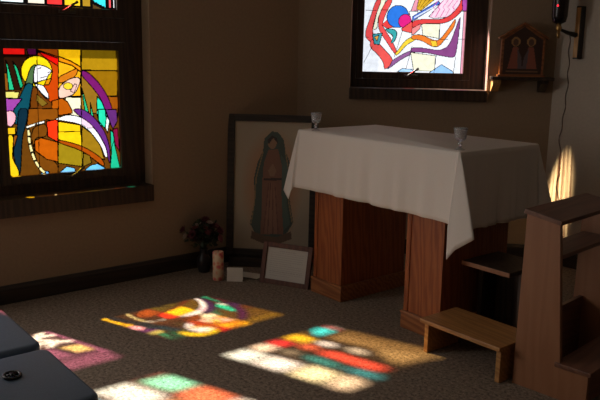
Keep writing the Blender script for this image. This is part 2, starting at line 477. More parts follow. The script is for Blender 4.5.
    f(c_, [(205, 74), (250, 62), (252, 76), (206, 88)], (.92, .90, .85), .4)
    pr = [(158, 118), (160, 160), (166, 205), (178, 255), (196, 305), (222, 345), (248, 372)]
    for p0, p1 in zip(pr, pr[1:]):
        A.line(q([p0, p1], 0, 110, k), 1.9)
        e0 = (p0[0]*.86+p1[0]*.14, p0[1]*.86+p1[1]*.14); e1 = (p0[0]*.14+p1[0]*.86, p0[1]*.14+p1[1]*.86)
        A.line(q([e0, e1], 0, 110, k), 1.15, (.94, .82, .42))
    # long straight leads of the panel
    for x0, x1 in ((35.2, 37.5), (56.5, 56.3), (79, 81.2)): A.line([(x0, 45), (x1, 180)], .38)
    A.col = np.clip(A.col, 0, 1)**np.array([1.22, 1.22, 1.22])
    return A

def art_back():
    A = Art(200, 210, [(361.8, -34), (462.5, -33), (462.5, 73), (362.5, 71.7)])
    k = 5.263; A.lk = .72; A.smooth = 2; a, b = (355, 0), (410, 0)
    def f(o, pts, c, lw=.42): A.poly(q(pts, o[0], o[1], k), c, lw)
    W = (.94, .95, 1.); CR = (.95, .92, .70); RD = (.86, .085, .085)
    A.fill(W)
    # the part above the photo's edge carries the ribbons on
    f(a, [(125, 0), (200, -230), (240, -230), (185, 0)], (.95, .93, .75)); f(a, [(95, 0), (150, -230), (200, -230), (125, 0)], RD)
    f(a, [(150, 0), (230, -230), (270, -230), (185, 0)], RD); f(b, [(20, 0), (90, -230), (200, -230), (110, 0)], (.75, .42, .03))
    f(b, [(110, 0), (200, -230), (270, -230), (250, 0)], (.95, .66, .82)); f(b, [(250, 0), (262, -230), (285, -230), (285, 0)], (.72, .12, .6))
    f(a, [(110, 0), (150, 0), (112, 90), (106, 150), (84, 160), (100, 80)], CR)
    f(a, [(95, 0), (127, 0), (100, 70), (82, 150), (92, 202), (75, 222), (50, 200), (45, 168), (70, 90)], RD)
    f(a, [(75, 214), (92, 203), (150, 258), (190, 300), (202, 330), (155, 372), (150, 330), (118, 288), (72, 248)], (.86, .10, .09))
    f(a, [(150, 0), (186, 0), (150, 70), (132, 130), (152, 162), (190, 215), (222, 280), (210, 290), (160, 220), (114, 155), (110, 90)], RD)
    f(a, [(130, 132), (165, 98), (205, 142), (160, 150)], (.88, .06, .06))
    f(a, [(262, 90), (280, 60), (300, 0), (360, 0), (300, 80)], (.90, .35, .45))
    A.ell(355+213/k, 88/k, 57/k, 58/k, (.03, .20, .78), .5)
    A.ell(355+252/k, 112/k, 34/k, 36/k, (.80, .02, .24), .42)
    f(a, [(270, 60), (285, 110), (316, 100), (316, 60)], W)
    f(a, [(235, 152), (280, 118), (316, 108), (316, 168), (280, 172), (240, 162)], (.88, .10, .09))
    f(a, [(150, 150), (200, 154), (216, 175), (202, 220), (180, 230), (198, 190), (160, 166)], (.06, .52, .55), .55)
    f(a, [(84, 180), (136, 175), (122, 236), (95, 232)], (.08, .48, .58), .55)
    f(a, [(94, 195), (118, 186), (110, 216)], (.86, .42, .06))
    f(a, [(204, 286), (220, 268), (260, 208), (318, 183), (318, 206), (266, 235), (220, 292)], (.96, .66, .05))
    f(a, [(190, 322), (240, 288), (316, 253), (316, 276), (250, 305), (165, 372), (190, 335)], (.40, .16, .46))
    f(a, [(222, 380), (250, 360), (300, 365), (318, 380)], (.45, .72, 1.))
    f(b, [(28, 0), (112, 0), (42, 58), (20, 50)], (.78, .44, .03))
    for i in range(3): A.line(q([(45+i*22, 0), (28+i*12, 40)], 410, 0, k), .3)
    f(b, [(0, 88), (130, 8), (142, 20), (0, 112)], (.08, .18, .72)); f(b, [(10, 90), (120, 28), (122, 34), (10, 98)], (.8, .88, 1.), .0)
    f(b, [(85, 88), (160, 0), (250, 0), (232, 50), (180, 92), (110, 98)], (.96, .68, .80))
    for x in (105, 130, 155, 180, 205): A.line(q([(x-10, 90), (x+10, 50), (x, 40), (x+25, 5)], 410, 0, k), .35, (.78, .05, .35))
    f(b, [(48, 124), (146, 127), (146, 202), (60, 186)], CR)
    f(b, [(0, 110), (60, 100), (150, 104), (200, 80), (240, 30), (246, 0), (272, 0), (256, 60), (202, 110), (150, 126), (60, 122), (0, 150)], (.80, .06, .06))
    f(b, [(0, 150), (46, 124), (42, 152), (12, 180), (0, 182)], (.90, .28, .28))
    f(b, [(0, 275), (130, 292), (130, 372), (20, 372)], CR)
    f(b, [(0, 185), (50, 180), (120, 214), (150, 208), (190, 150), (226, 92), (222, 140), (180, 200), (150, 240), (120, 250), (50, 210), (0, 206)], (.90, .22, .03))
    f(b, [(100, 212), (132, 216), (138, 242), (112, 244)], (.97, .62, .04), .2)
    f(b, [(0, 250), (60, 250), (150, 266), (200, 240), (236, 120), (252, 78), (238, 290), (220, 302), (150, 290), (80, 275), (0, 274)], (.38, .10, .38))
    f(b, [(105, 380), (165, 338), (222, 372), (232, 386), (105, 386)], (.35, .62, 1.))
    f(b, [(264, 60), (280, 60), (280, 400), (264, 400)], (.82, .35, .45))
    f(b, [(252, 0), (285, 0), (285, 58), (258, 58)], (.60, .10, .55))
    for p in ([(45, 55), (165, 55)], [(45, 195), (85, 195)], [(45, 330), (85, 245)], [(240, 165), (205, 300)], [(295, 245), (270, 360)]):
        A.line(q(p, 355, 0, k), .32)
    for p in ([(145, 125), (143, 205)], [(135, 290), (128, 385)], [(150, 205), (285, 206)], [(240, 60), (285, 62)], [(235, 300), (230, 380)]):
        A.line(q(p, 410, 0, k), .32)
    return A

def art_upper():
    """only the lowest row shows; the rest is known from the light it throws"""
    A = Art(120, 130, [(0, 0), (100, 0), (100, 100), (0, 100)])
    A.fill((.10, .055, .015))
    W = (.95, .97, 1.)
    def f(pts, c, lw=1.2): A.poly(pts, c, lw)
    f([(0, 0), (22, 0), (24, 24), (0, 23)], (1, .84, .64), 1.4); f([(0, 26), (23, 26), (25, 50), (0, 50)], (.97, .93, .62), 1.4); f([(0, 53), (25, 52), (23, 77), (0, 77)], W, 1.4)
    f([(22, 55), (27, 50), (29, 70), (22, 72)], (.25, .16, .10))
    f([(0, 78), (22, 78), (20, 100), (0, 100)], (.85, .98, 1.))
    f([(22, 84), (38, 84), (38, 100), (22, 100)], (.95, .80, .66)); f([(38, 84), (53, 84), (53, 100), (38, 100)], (.88, .04, .04))
    f([(53, 80), (69, 80), (69, 100), (53, 100)], (.95, .60, .02)); f([(69, 90), (78, 90), (78, 100), (69, 100)], (.45, .26, .02))
    f([(70, 84), (93, 84), (92, 100), (80, 96)], (.05, .75, .85)); f([(93, 84), (97, 84), (97, 100), (93, 100)], (.9, .1, .12)); f([(97, 84), (100, 84), (100, 100), (97, 100)], W)
    f([(28, 6), (38, 2), (37, 30), (29, 34)], (.06, .50, .62)); f([(28, 38), (36, 34), (40, 56), (36, 66), (29, 60)], (.07, .52, .52))
    f([(29, 66), (40, 70), (40, 80), (28, 80)], (.5, .42, .3))
    f([(40, 20), (52, 14), (55, 58), (44, 66)], (.88, .09, .05)); f([(44, 70), (54, 64), (58, 78), (46, 82)], (.75, .14, .06))
    f([(44, 1), (58, 0), (56, 10), (46, 12)], (.10, .40, .85)); f([(58, 66), (68, 62), (68, 76), (60, 78)], (.92, .90, .92))
    f([(60, 44), (68, 40), (70, 54), (62, 56)], (.80, .72, .60))
    f([(60, 18), (84, 12), (100, 16), (100, 40), (72, 40)], (.55, .36, .14), 0); f([(86, 16), (100, 16), (100, 40), (82, 40)], (.46, .28, .09), 0); f([(76, 42), (100, 40), (100, 80), (74, 78)], (.50, .31, .11), 0); f([(90, 42), (100, 42), (100, 80), (86, 80)], (.44, .26, .08), 0)
    f([(88, 3), (100, 2), (100, 14), (84, 11)], (.75, .52, .22), 0)
    return A

def art_low_side():
    A = Art(90, 90, [(0, 0), (100, 0), (100, 100), (0, 100)], )
    A.fill((.40, .10, .25))
    def f(pts, c, lw=1.): A.poly(pts, c, lw)
    f([(84, 34), (96, 32), (96, 50), (82, 52)], (.80, .58, .22)); f([(60, 30), (80, 28), (80, 54), (62, 56)], (.52, .16, .34))
    f([(56, 56), (97, 54), (97, 95), (56, 96)], (.42, .24, .24))
    zig = [[(58, 60), (66, 70), (60, 80), (70, 88)], [(68, 58), (78, 68), (70, 78), (80, 92)], [(80, 58), (90, 66), (82, 78), (94, 90)], [(58, 92), (76, 84), (96, 80)], [(58, 74), (76, 70), (96, 60)]]
    for z_ in zig: A.line(z_, 2.2, (1, .97, .94))
    f([(60, 4), (96, 2), (96, 26), (58, 26)], (.48, .14, .30))
    f([(0, 0), (30, 0), (30, 40), (0, 50)], (.3, .1, .5)); f([(0, 60), (34, 55), (34, 100), (0, 100)], (.6, .15, .4))
    f([(97.5, 20), (100, 20), (100, 96), (97.5, 96)], (.75, .22, .5), 0); f([(62, 96), (96, 96), (96, 100), (62, 100)], (.80, .26, .58), 0)
    return A

def art_up_side():
    A = Art(90, 90, [(0, 0), (100, 0), (100, 100), (0, 100)])
    A.fill((.55, .2, .15))
    def f(pts, c, lw=1.): A.poly(pts, c, lw)
    f([(80, 70), (100, 68), (100, 92), (78, 95)], (.30, .95, .70)); f([(50, 64), (76, 66), (74, 98), (48, 98)], (.85, .97, 1.)); f([(20, 60), (46, 62), (44, 98), (20, 98)], (.15, .65, .90))
    f([(76, 44), (100, 40), (100, 66), (78, 66)], (.92, .22, .10)); f([(50, 36), (74, 40), (74, 62), (50, 60)], (.92, .40, .16)); f([(80, 10), (100, 6), (100, 38), (78, 40)], (.95, .96, 1.))
    f([(0, 0), (74, 0), (74, 34), (0, 40)], (.80, .85, .8)); f([(0, 44), (46, 44), (46, 58), (0, 60)], (.8, .1, .1))
    return A

def window(name, g, art, loc, rz, latch_at=.5, GD=GD):
    w, h = g[1]-g[0], g[3]-g[2]
    o = bpy.data.objects.new(name, None); C.objects.link(o); o['kind'] = 'structure'
    M4 = Matrix.Translation(loc) @ Matrix.Rotation(rz, 4, 'Z') @ Matrix.Translation((g[0], GD, g[2]))
    o.matrix_world = M4
    bm = NB(); e = SW-.001; t = .018
    for a in ((-e, 0, -e, h+e), (w, w+e, -e, h+e), (0, w, -e, 0), (0, w, h, h+e)):
        bx(bm, a[0], a[1], -t-.008, t, a[2], a[3], .003)
    obj('sash', bm, M['dwood'], o)
    art.mesh('stained_glass', w, h, M['stained'], o)
    bm = NB(); x = w*latch_at
    bx(bm, x-.05, x+.05, -t-.020, -t-.004, -.036, -.016, .003)
    tube(bm, [(x-.028, -t-.018, -.026), (x-.02, -t-.04, -.022), (x+.0, -t-.05, -.006), (x+.028, -t-.052, .018), (x+.05, -t-.05, .03)], [.008, .009, .008, .007, .009], 8)
    obj('latch', bm, M['iron'], o, True)
    return o

AU = art_up_side(); AS = art_low_side()
window('window_1', gl['low'], art_lower(), Vector((XW, 0, 0)), R(90), .54)
window('window_2', gl['up'], art_upper(), Vector((XW, 0, 0)), R(90), .54)
window('window_3', gl['low2'], AS, Vector((XW, 0, 0)), R(90))
window('window_4', gl['up2'], AU, Vector((XW, 0, 0)), R(90))
window('window_5', gb, art_back(), Vector((CX, CY, 0)), R(45), .49, .2)
window('window_6', gb2, AU, Vector((CX, CY, 0)), R(45), .5, .2)

# ------------------------------------------------------------------ altar
AX, AY, LX, LY, TOP = -3.3308, 2.7058, 1.1934, .636, .98
t = thing('altar', 'red oak altar on two panelled pedestals, draped with a white cloth', 'altar', (AX, AY, 0))
bm = NB(); bx(bm, .006, LX-.006, .006, LY-.006, .915, TOP-.004, .004); obj('altar_top', bm, M['oakh'], t)
for px in (.0904, .0904+.745):
    x0, x1, y0, y1 = px, px+.269, .0387, .60
    bm = NB(); bx(bm, x0+.014, x1-.014, y0+.014, y1-.014, .0, .914)
    p = obj('pedestal', bm, M['oak'], t)
    bm = NB(); bx(bm, x0, x1, y0, y1, 0, .082, .003); bx(bm, x0-.004, x1+.004, y0-.004, y1+.004, .0825, .096, .004)
    obj('plinth', bm, M['oakh'], p)
    bm = NB()
    for cx in (x0+.010, x1-.038):
        bx(bm, cx, cx+.028, y0+.008, y0+.0139, .097, .914, .002)
    obj('corner_moulding', bm, M['oak'], p)

# ---- altar cloth
def cloth():
    bm = NB(); z0 = TOP+.004
    per = []                    # (base x, base y, outward nx, ny, corner weight, drop)
    hx, hy = LX, LY
    drops = dict(front=.338, right=.378, back=.33, left=.30)
    def side(p0, p1, nrm, d, n):
        for i in range(n):
            s = i/(n-1); per.append((p0[0]+(p1[0]-p0[0])*s, p0[1]+(p1[1]-p0[1])*s, nrm[0], nrm[1], 0., d, s))
    def corner(p, n0, n1, d0, d1, key=None, n=25):
        a0 = math.atan2(n0[1], n0[0]); da = (math.atan2(n1[1], n1[0])-a0+PI) % (2*PI)-PI
        for i in range(1, n-1):
            s = i/(n-1); a = a0+da*s
            per.append((p[0], p[1], math.cos(a), math.sin(a), (1-abs(2*s-1)), d0+(d1-d0)*s, s, key))
    F, Rr, B, L = (0, -1), (1, 0), (0, 1), (-1, 0)
    side((0, 0), (hx, 0), F, drops['front'], 70); corner((hx, 0), F, Rr, drops['front'], drops['right'], [(0, .0, -.034, -.338), (.12, .0, -.05, -.36), (.32, .012, -.065, -.505), (.5, .05, -.055, -.45), (.74, .135, -.03, -.385), (.88, .10, -.004, -.378), (1, .034, .0, -.378)])
    side((hx, 0), (hx, hy), Rr, drops['right'], 40); corner((hx, hy), Rr, B, drops['right'], drops['back'])
    side((hx, hy), (0, hy), B, drops['back'], 50); corner((0, hy), B, L, drops['back'], drops['left'])
    side((0, hy), (0, 0), L, drops['left'], 34); corner((0, 0), L, F, drops['left'], drops['front'], [(0, -.034, 0, -.30), (.3, -.085, -.012, -.35), (.5, -.108, -.022, -.375), (.78, -.03, -.045, -.418), (.92, -.004, -.05, -.36), (1, 0, -.034, -.338)])
    N = len(per); K = 16
    rnd = random.Random(2)
    ph = [rnd.uniform(0, 6.28) for _ in range(6)]
    rings = []
    for k in range(K+1):
        v = k/K; ring = []
        for i, (x, y, nx, ny, cw, d, s, *key) in enumerate(per):
            dd = d*(1+.42*cw)
            z = z0-dd*v-(.003 if k else 0)
            edge = 0 if cw else 1
            # soft vertical folds, stronger near the ends of every side and towards the hem
            wob = v*(.009*math.sin(s*23+ph[0])+.007*math.sin(s*47+ph[1])+.004*math.sin(s*83+ph[2]))*edge*math.sin(PI*min(1, s*1.0))
            out = .006+.014*v+wob+cw*(.135*v)
            # the flare near the corners eases into the sides
            if not cw:
                e = max(0, 1-min(s, 1-s)/.12); out += .02*e*e*v
            if key and key[0]:
                K_ = key[0]; q0 = [a for a in K_ if a[0] <= s][-1]; q1 = [a for a in K_ if a[0] >= s][0]
                w_ = (s-q0[0])/max(1e-6, q1[0]-q0[0]); w_ = w_*w_*(3-2*w_)*.5+w_*.5
                h = [q0[m]+(q1[m]-q0[m])*w_ for m in (1, 2, 3)]
                vv = v**.92
                ring.append(bm.verts.new((x+nx*.006+h[0]*vv, y+ny*.006+h[1]*vv, z0+h[2]*v-(.003 if k else 0))))
                continue
            ring.append(bm.verts.new((x+nx*out, y+ny*out, z)))
        rings.append(ring)
    # rolled edge and top
    inner = [bm.verts.new((x+nx*.002, y+ny*.002, z0+.001)) for (x, y, nx, ny, *_) in per]
    for i in range(N):
        j = (i+1) % N
        bm.faces.new((inner[i], rings[0][i], rings[0][j], inner[j]))
        for k in range(K):
            bm.faces.new((rings[k][i], rings[k+1][i], rings[k+1][j], rings[k][j]))
    for v in rings[0]: v.co.z = z0-.002
    bm.faces.new(inner)
    o = obj('altar_cloth', bm, M['linen'], None, True, (AX, AY, 0))
    md = o.modifiers.new('thick', 'SOLIDIFY'); md.thickness = .0025; md.offset = 1
    return tag(o, 'white linen cloth draped over the oak altar, corners hanging in points', 'altar cloth')
cloth()

# ---- two stemmed glasses
def goblet(name, label, loc):
    t = thing(name, label, 'glass', loc, 0, 'stemmed glasses on the altar')
    k = 1.0
    bm = NB(); lathe(bm, [(.024, 0), (.025, .004), (.014, .008), (.007, .014)], 28); obj('foot', bm, M['glass'], t, True)
    bm = NB(); lathe(bm, [(.0065, .0142), (.0105, .026), (.0125, .031), (.0085, .038), (.007, .043)], 24); obj('stem', bm, M['glass'], t, True)
    bm = NB(); lathe(bm, [(.008, .0432), (.022, .049), (.028, .060), (.029, .070), (.0285, .072), (.032, .098), (.0345, .108), (.0322, .108), (.0295, .098), (.026, .074), (.025, .062), (.014, .054), (.002, .052)], 28)
    obj('bowl', bm, M['glass'], t, True)
    return t
GZ = TOP+.0055
goblet('stemmed_glass', 'stemmed glass on the left front corner of the altar, before the leaning picture', (AX+.10, AY+.042, GZ))
goblet('stemmed_glass', 'stemmed glass near the front right corner of the altar, at the long cloth point', (AX+LX-.052, AY+.065, GZ))

# ------------------------------------------------------------------ low step and stand beside the altar
t = thing('kneeling_step', 'low honey oak step on the carpet at the right end of the altar', 'step', (-2.205, 2.565, 0))
SWD = .462
bm = NB(); bx(bm, 0, SWD, 0, .275, .156, .176, .003); obj('tread', bm, M['tread'], t)
for x in (.010, SWD-.034):
    bm = NB(); bx(bm, x, x+.024, .028, .265, 0, .1555, .002); obj('side_panel', bm, M['tread'], t)
bm = NB(); bx(bm, .036, SWD-.036, .225, .245, .06, .155, .002); obj('stretcher', bm, M['kneelt'], t)
t = thing('low_stand', 'dark low wooden stand behind the honey oak step, under the cloth point', 'stand', (-2.212, 2.875, 0))
bm = NB(); bx(bm, 0, .285, 0, .30, .394, .416, .003); obj('stand_top', bm, M['dwood'], t)
bm = NB(); bx(bm, 0, .285, -.006, -.0005, .394, .416, .001); obj('lit_front_edge', bm, M['kneel'], t)  # pale strip for the lit front edge; the top's dark wood stands for shade
for x in (.012, .248):
    bm = NB(); bx(bm, x, x+.024, .13, .29, 0, .3935, .002); obj('side_panel', bm, M['dwood'], t)
bm = NB(); bx(bm, .0365, .2475, .25, .268, .05, .34, .002); obj('back_panel', bm, M['dwood'], t)

# ------------------------------------------------------------------ prie-dieu
t = thing('prie_dieu', 'brown wooden prie-dieu with sloping top and kneeling board, right foreground', 'kneeler', (-1.722, 2.648, 0), R(5))
out = [(0, 0), (.335, 0), (.335, .142), (.212, .142), (.158, .750), (.008, .774)]
for y in (0, .535):
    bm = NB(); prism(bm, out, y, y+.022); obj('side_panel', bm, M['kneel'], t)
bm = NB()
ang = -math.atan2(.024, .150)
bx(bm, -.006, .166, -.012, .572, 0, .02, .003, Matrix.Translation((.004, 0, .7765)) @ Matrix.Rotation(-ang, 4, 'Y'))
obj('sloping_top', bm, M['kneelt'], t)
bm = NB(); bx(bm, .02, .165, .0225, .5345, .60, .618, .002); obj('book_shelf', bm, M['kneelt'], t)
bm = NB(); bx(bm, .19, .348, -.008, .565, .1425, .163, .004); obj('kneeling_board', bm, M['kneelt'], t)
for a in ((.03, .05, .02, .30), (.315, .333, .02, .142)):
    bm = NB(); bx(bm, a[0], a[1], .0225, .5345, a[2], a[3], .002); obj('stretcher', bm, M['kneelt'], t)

# ------------------------------------------------------------------ big framed print leaning in the corner
d45 = Vector((.7071, .7071, 0)); n45 = Vector((.7071, -.7071, 0))     # along the picture, towards the room
off0 = .50
base = Vector((CX, CY, 0))+n45*off0+d45*(-.423)
PW, PH = .612, .965
bm = NB(); bx(bm, .03, PW-.03, -.05, .08, 0, .062, .004)
tag(obj('low_plinth', bm, M['base'], None, False, base+Vector((0, 0, 0)), R(45)), 'low dark wooden plinth on the floor under the large leaning picture', 'plinth')
lean = math.atan2(.085, PH)
t = thing('framed_print', 'tall dark-framed print of a robed figure leaning in the corner', 'framed picture', base+Vector((0, 0, .066)), 0, None, (-lean, 0, R(45)))
FW = .046
bm = NB()
for a in ((0, FW, 0, PH), (PW-FW, PW, 0, PH), (FW, PW-FW, 0, FW), (FW, PW-FW, PH-FW, PH)):
    bx(bm, a[0], a[1], 0, .028, a[2], a[3], .004)
obj('frame', bm, M['base'], t)
bm = NB(); bx(bm, FW*.6, PW-FW*.6, .020, .027, FW*.6, PH-FW*.6); obj('backing', bm, M['black'], t)
def art_print():
    A = Art(110, 184, [(0, 0), (72, 0), (72, 118), (0, 118)])
    A.fill((.37, .31, .23))
    for k in range(7):
        f_ = 1-k*.06; g = k/6
        A.ell(36, 60, 31*f_, 57*f_, (.37+.02*g, .31-.08*g, .23-.09*g))
    A.poly([(35, 9), (41, 10), (46, 16), (48, 26), (52, 36), (54, 52), (53, 70), (57, 92), (50, 104), (40, 107), (30, 106), (21, 103), (16, 94), (20, 72), (19, 52), (22, 38), (27, 27), (28, 16)], (.055, .085, .075))
    A.poly([(44, 30), (50, 38), (52, 54), (50, 74), (54, 94), (47, 100), (45, 60)], (.075, .125, .11))
    A.poly([(32, 26), (41, 25), (45, 40), (45, 58), (46, 78), (48, 103), (26, 104), (27, 78), (27, 54), (28, 38)], (.20, .10, .07))
    A.poly([(33, 56), (40, 56), (42, 103), (30, 103)], (.25, .13, .09))
    for x in (29, 33, 38, 43): A.line([(36+(x-36)*.4, 56), (x, 103)], .45, (.14, .065, .05))
    A.ell(35.5, 19.5, 4.2, 5.6, (.27, .17, .11)); A.poly([(31, 17), (35, 12.5), (40, 15), (40.5, 20), (36.5, 15), (32, 21)], (.04, .03, .03))
    A.poly([(32, 45), (36.5, 38), (40, 45), (38, 50), (34, 50)], (.26, .16, .11))
    A.poly([(28, 52), (45, 51), (45, 53.4), (28, 54)], (.05, .03, .03))
    A.poly([(18, 101), (30, 105), (42, 106), (55, 100), (56, 107), (44, 112), (28, 112), (17, 108)], (.13, .085, .06))
    A.line([(27, 28), (21, 52), (20, 74), (17, 94)], .5, (.26, .19, .10)); A.line([(48, 27), (53, 52), (52, 72), (56, 92)], .5, (.26, .19, .10))
    return A
o = art_print().mesh('print', PW-2*FW+.004, PH-2*FW+.004, M['print'], t, 0); o.location = (FW-.002, .0195, FW-.002)

# ---- small framed sheet standing before it
p0 = Vector((-3.570, 2.588, 0)); p1 = Vector((-3.262, 2.738, 0)); W2 = (p1-p0).length
rz = math.atan2(p1.y-p0.y, p1.x-p0.x); H2 = .262; lean2 = R(14)
t = thing('framed_notice', 'small brown-framed printed sheet standing on the carpet beside the altar', 'framed notice', p0+Vector((0, 0, .001)), 0, None, (-lean2, 0, rz))
f2 = .030; bm = NB()
for a in ((0, f2, 0, H2), (W2-f2, W2, 0, H2), (f2, W2-f2, 0, f2), (f2, W2-f2, H2-f2, H2)):
    bx(bm, a[0], a[1], 0, .018, a[2], a[3], .003)
obj('frame', bm, wood('walnut frame', (.07, .022, .012), (.11, .038, .02), rough=.65), t)
A = Art(80, 62, [(0, 0), (80, 0), (80, 62), (0, 62)]); A.fill((.43, .40, .35))
rr = random.Random(8)
for r_ in range(13):
    y = 7+r_*3.9; x = 8 if r_ else 24; xe = 72 if r_ not in (0, 6, 12) else (56 if r_ == 0 else 48)
    while x < xe:
        w_ = rr.uniform(2, 6); A.line([(x, y), (min(x+w_, xe), y)], .55, (.34, .31, .28)); x += w_+1.6
o = A.mesh('sheet', W2-2*f2+.004, H2-2*f2+.004, M['print'], t); o.location = (f2-.002, .011, f2-.002)
bm = NB(); bx(bm, f2*.5, W2-f2*.5, .0125, .017, f2*.5, H2-f2*.5); obj('backing', bm, M['black'], t)
bm = NB(); bx(bm, W2/2-.02, W2/2+.02, 0, .005, -.17, 0, .001, Matrix.Translation((0, .0215, .19)) @ Matrix.Rotation(R(32), 4, 'X'))
obj('easel_strut', bm, M['black'], t)

# ---- candle, card, sheet
t = thing('pillar_candle', 'pillar candle with red and orange flower print, on carpet by the vase', 'candle', (-3.762, 2.405, 0))
bm = NB(); lathe(bm, [(.033, 0), (.035, .003), (.035, .182), (.033, .187), (.028, .187), (.022, .182), (.004, .181)], 28); obj('candle_body', bm, M['candle'], t, True)
bm = NB(); tube(bm, [(0, 0, .1815), (.001, 0, .19), (.003, 0, .197)], .0015, 6); obj('wick', bm, M['black'], t)

t = thing('folded_card', 'small white folded card standing just right of the printed candle', 'card', (-3.70, 2.43, 0), R(50))
bm = NB(); bx(bm, 0, .100, 0, .0015, 0, .088, 0, Matrix.Rotation(R(-12), 4, 'X')); obj('front_leaf', bm, M['paper'], t)
bm = NB(); bx(bm, 0, .100, 0, .0015, 0, .088, 0, Matrix.Translation((0, .038, 0)) @ Matrix.Rotation(R(12), 4, 'X')); obj('rear_leaf', bm, M['paper'], t)
bm = NB(); bx(bm, -.09, .09, -.052, .052, 0, .0015); 
for v in bm.verts: v.co.z += .0006+(.010*max(0, v.co.x/.09)**2)
tag(obj('paper_sheet', bm, M['paper'], None, False, (-3.705, 2.615, 0), R(20)), 'white paper sheet lying flat on the carpet before the large picture', 'paper')

# ---- flowers in a vase
t = thing('flower_vase', 'dark vase of pink and burgundy flowers by the left wall baseboard', 'vase of flowers', (-3.968, 2.425, 0))
bm = NB(); lathe(bm, [(.032, 0), (.036, .004), (.048, .05), (.045, .09), (.026, .125), (.024, .145), (.032, .16), (.028, .16), (.02, .145), (.02, .13), (.004, .12)], 24); obj('vase', bm, M['vase'], t, True)
rr = random.Random(11); bm = NB(); heads = []
for i in range(34):
    a = rr.uniform(0, 2*PI); e = rr.uniform(-.25, 1.45); rad = rr.uniform(.060, .112)
    heads.append(Vector((rad*math.cos(a)*math.cos(e), rad*math.sin(a)*math.cos(e), .245+rad*math.sin(e)*.95)))
heads[0] = Vector((-.10, -.085, .27))
for h in heads: tube(bm, [(0, 0, .13), (h.x*.25, h.y*.25, .19), (h.x, h.y, h.z)], .0022, 5)
for i in range(230):
    a = rr.uniform(0, 2*PI); e = rr.uniform(-.5, 1.5); rad = rr.uniform(.03, .118)
    c = Vector((rad*math.cos(a)*math.cos(e), rad*math.sin(a)*math.cos(e), .232+rad*math.sin(e)))
    d = Vector((rr.uniform(-1, 1), rr.uniform(-1, 1), rr.uniform(-.4, 1))).normalized(); w = d.cross(Vector((0, 0, 1))).normalized(); nrm = d.cross(w)
    L = rr.uniform(.03, .052); b_ = L*.36
    vs = [bm.verts.new(c), bm.verts.new(c+d*L*.5+w*b_+nrm*.003), bm.verts.new(c+d*L), bm.verts.new(c+d*L*.5-w*b_+nrm*.003)]
    bm.faces.new(vs)
obj('foliage', bm, M['leaf'], t)
for i, h in enumerate(heads[:30]):
    bm = NB(); rr2 = random.Random(i); R0 = rr2.uniform(.019, .029); ax = (h-Vector((0, 0, .2))).normalized()
    rot = Vector((0, 0, 1)).rotation_difference(ax).to_matrix().to_4x4()
    for ringn, (nn, tilt, ln) in enumerate(((6, .25, .7), (7, .7, .95), (8, 1.15, 1.15))):
        for k in range(nn):
            a = 2*PI*k/nn+ringn*.4; ca, sa = math.cos(a), math.sin(a)
            def P(u, v):
                r_ = R0*ln*u*math.sin(tilt); z = R0*ln*u*math.cos(tilt)+.25*R0*u*u
                return Vector((r_*ca-v*R0*.42*sa, r_*sa+v*R0*.42*ca, z))
            vs = [bm.verts.new(P(0, 0)), bm.verts.new(P(.6, -1)), bm.verts.new(P(1, -.5)), bm.verts.new(P(1.05, .5)), bm.verts.new(P(.6, 1))]
            bm.faces.new(vs)
    bmesh.ops.transform(bm, matrix=Matrix.Translation(h) @ rot, verts=bm.verts[:])
    obj('flower', bm, (M['darkrose'], M['rose'], M['rose'], M['darkrose'], M['whitepet'])[i % 5 if i % 3 else i % 4], t, True)

# ------------------------------------------------------------------ icon on a shelf in the far corner
def onback(s, d, z): return Vector((CX, CY, 0))+d45*s+n45*d+Vector((0, 0, z))
t = thing('wall_shelf', 'dark wooden corner shelf on the wall beside the back window', 'shelf', onback(1.345, .0, 1.20), R(45))
bm = NB(); bx(bm, 0, .408, -.16, -.001, .082, .104, .003); obj('shelf_board', bm, M['dwood'], t)
for x in (.012, .33):
    bm = NB(); a = [bm.verts.new((x, y, z)) for y, z in ((-.001, 0), (-.03, 0), (-.12, .06), (-.12, .0815), (-.001, .0815))]
    r = bmesh.ops.extrude_face_region(bm, geom=[bm.faces.new(a)])
    bmesh.ops.translate(bm, verts=[v for v in r['geom'] if isinstance(v, bmesh.types.BMVert)], vec=(.05, 0, 0)); obj('bracket', bm, M['amber'] if x < .1 else M['dwood'], t)  # left bracket made pale amber to stand for sunlight falling on it

t = thing('painted_icon', 'gabled wooden icon of two haloed figures standing on the corner shelf', 'icon', onback(1.40, .075, 1.3045), R(45))
IW, IH, IP = .285, .258, .345
bm = NB(); prism(bm, [(0, .014), (IW, .014), (IW, IH), (IW/2, IP), (0, IH)], -.03, .03); obj('case', bm, M['oakh'], t)
bm = NB(); bx(bm, -.012, IW+.012, -.04, .04, 0, .0135, .002); obj('icon_base', bm, M['oakh'], t)
bm = NB(); prism(bm, [(-.018, IH-.008), (IW/2, IP+.002), (IW+.018, IH-.008), (IW+.018, IH+.006), (IW/2, IP+.018), (-.018, IH+.006)], -.042, .04); obj('gable_roof', bm, M['oakh'], t)
A = Art(60, 70, [(0, 0), (60, 0), (60, 70), (0, 70)]); A.fill((.05, .022, .016))
for cx, s_ in ((18, 1), (42, -1)):
    A.ell(cx, 22, 7, 7, (.40, .22, .08)); A.ell(cx, 23, 4.2, 5, (.12, .06, .04))
    A.poly([(cx-4, 30), (cx+4, 30), (cx+11, 62), (cx-11, 62)], (.30, .09, .055)); A.poly([(cx+3*s_, 31), (cx+10*s_, 45), (cx+12*s_, 62), (cx+5*s_, 62)], (.13, .10, .11))
A.line([(6, 66), (54, 66)], 1.2, (.22, .12, .06))
o = A.mesh('painting', IW-.03, IP-.03, M['print'], t, 0, lambda u, v: (1-v)*(IP-.03) < (IH-.03)+(IP-IH)*(1-abs(2*u-1)))
o.location = (.015, -.0312, .018)

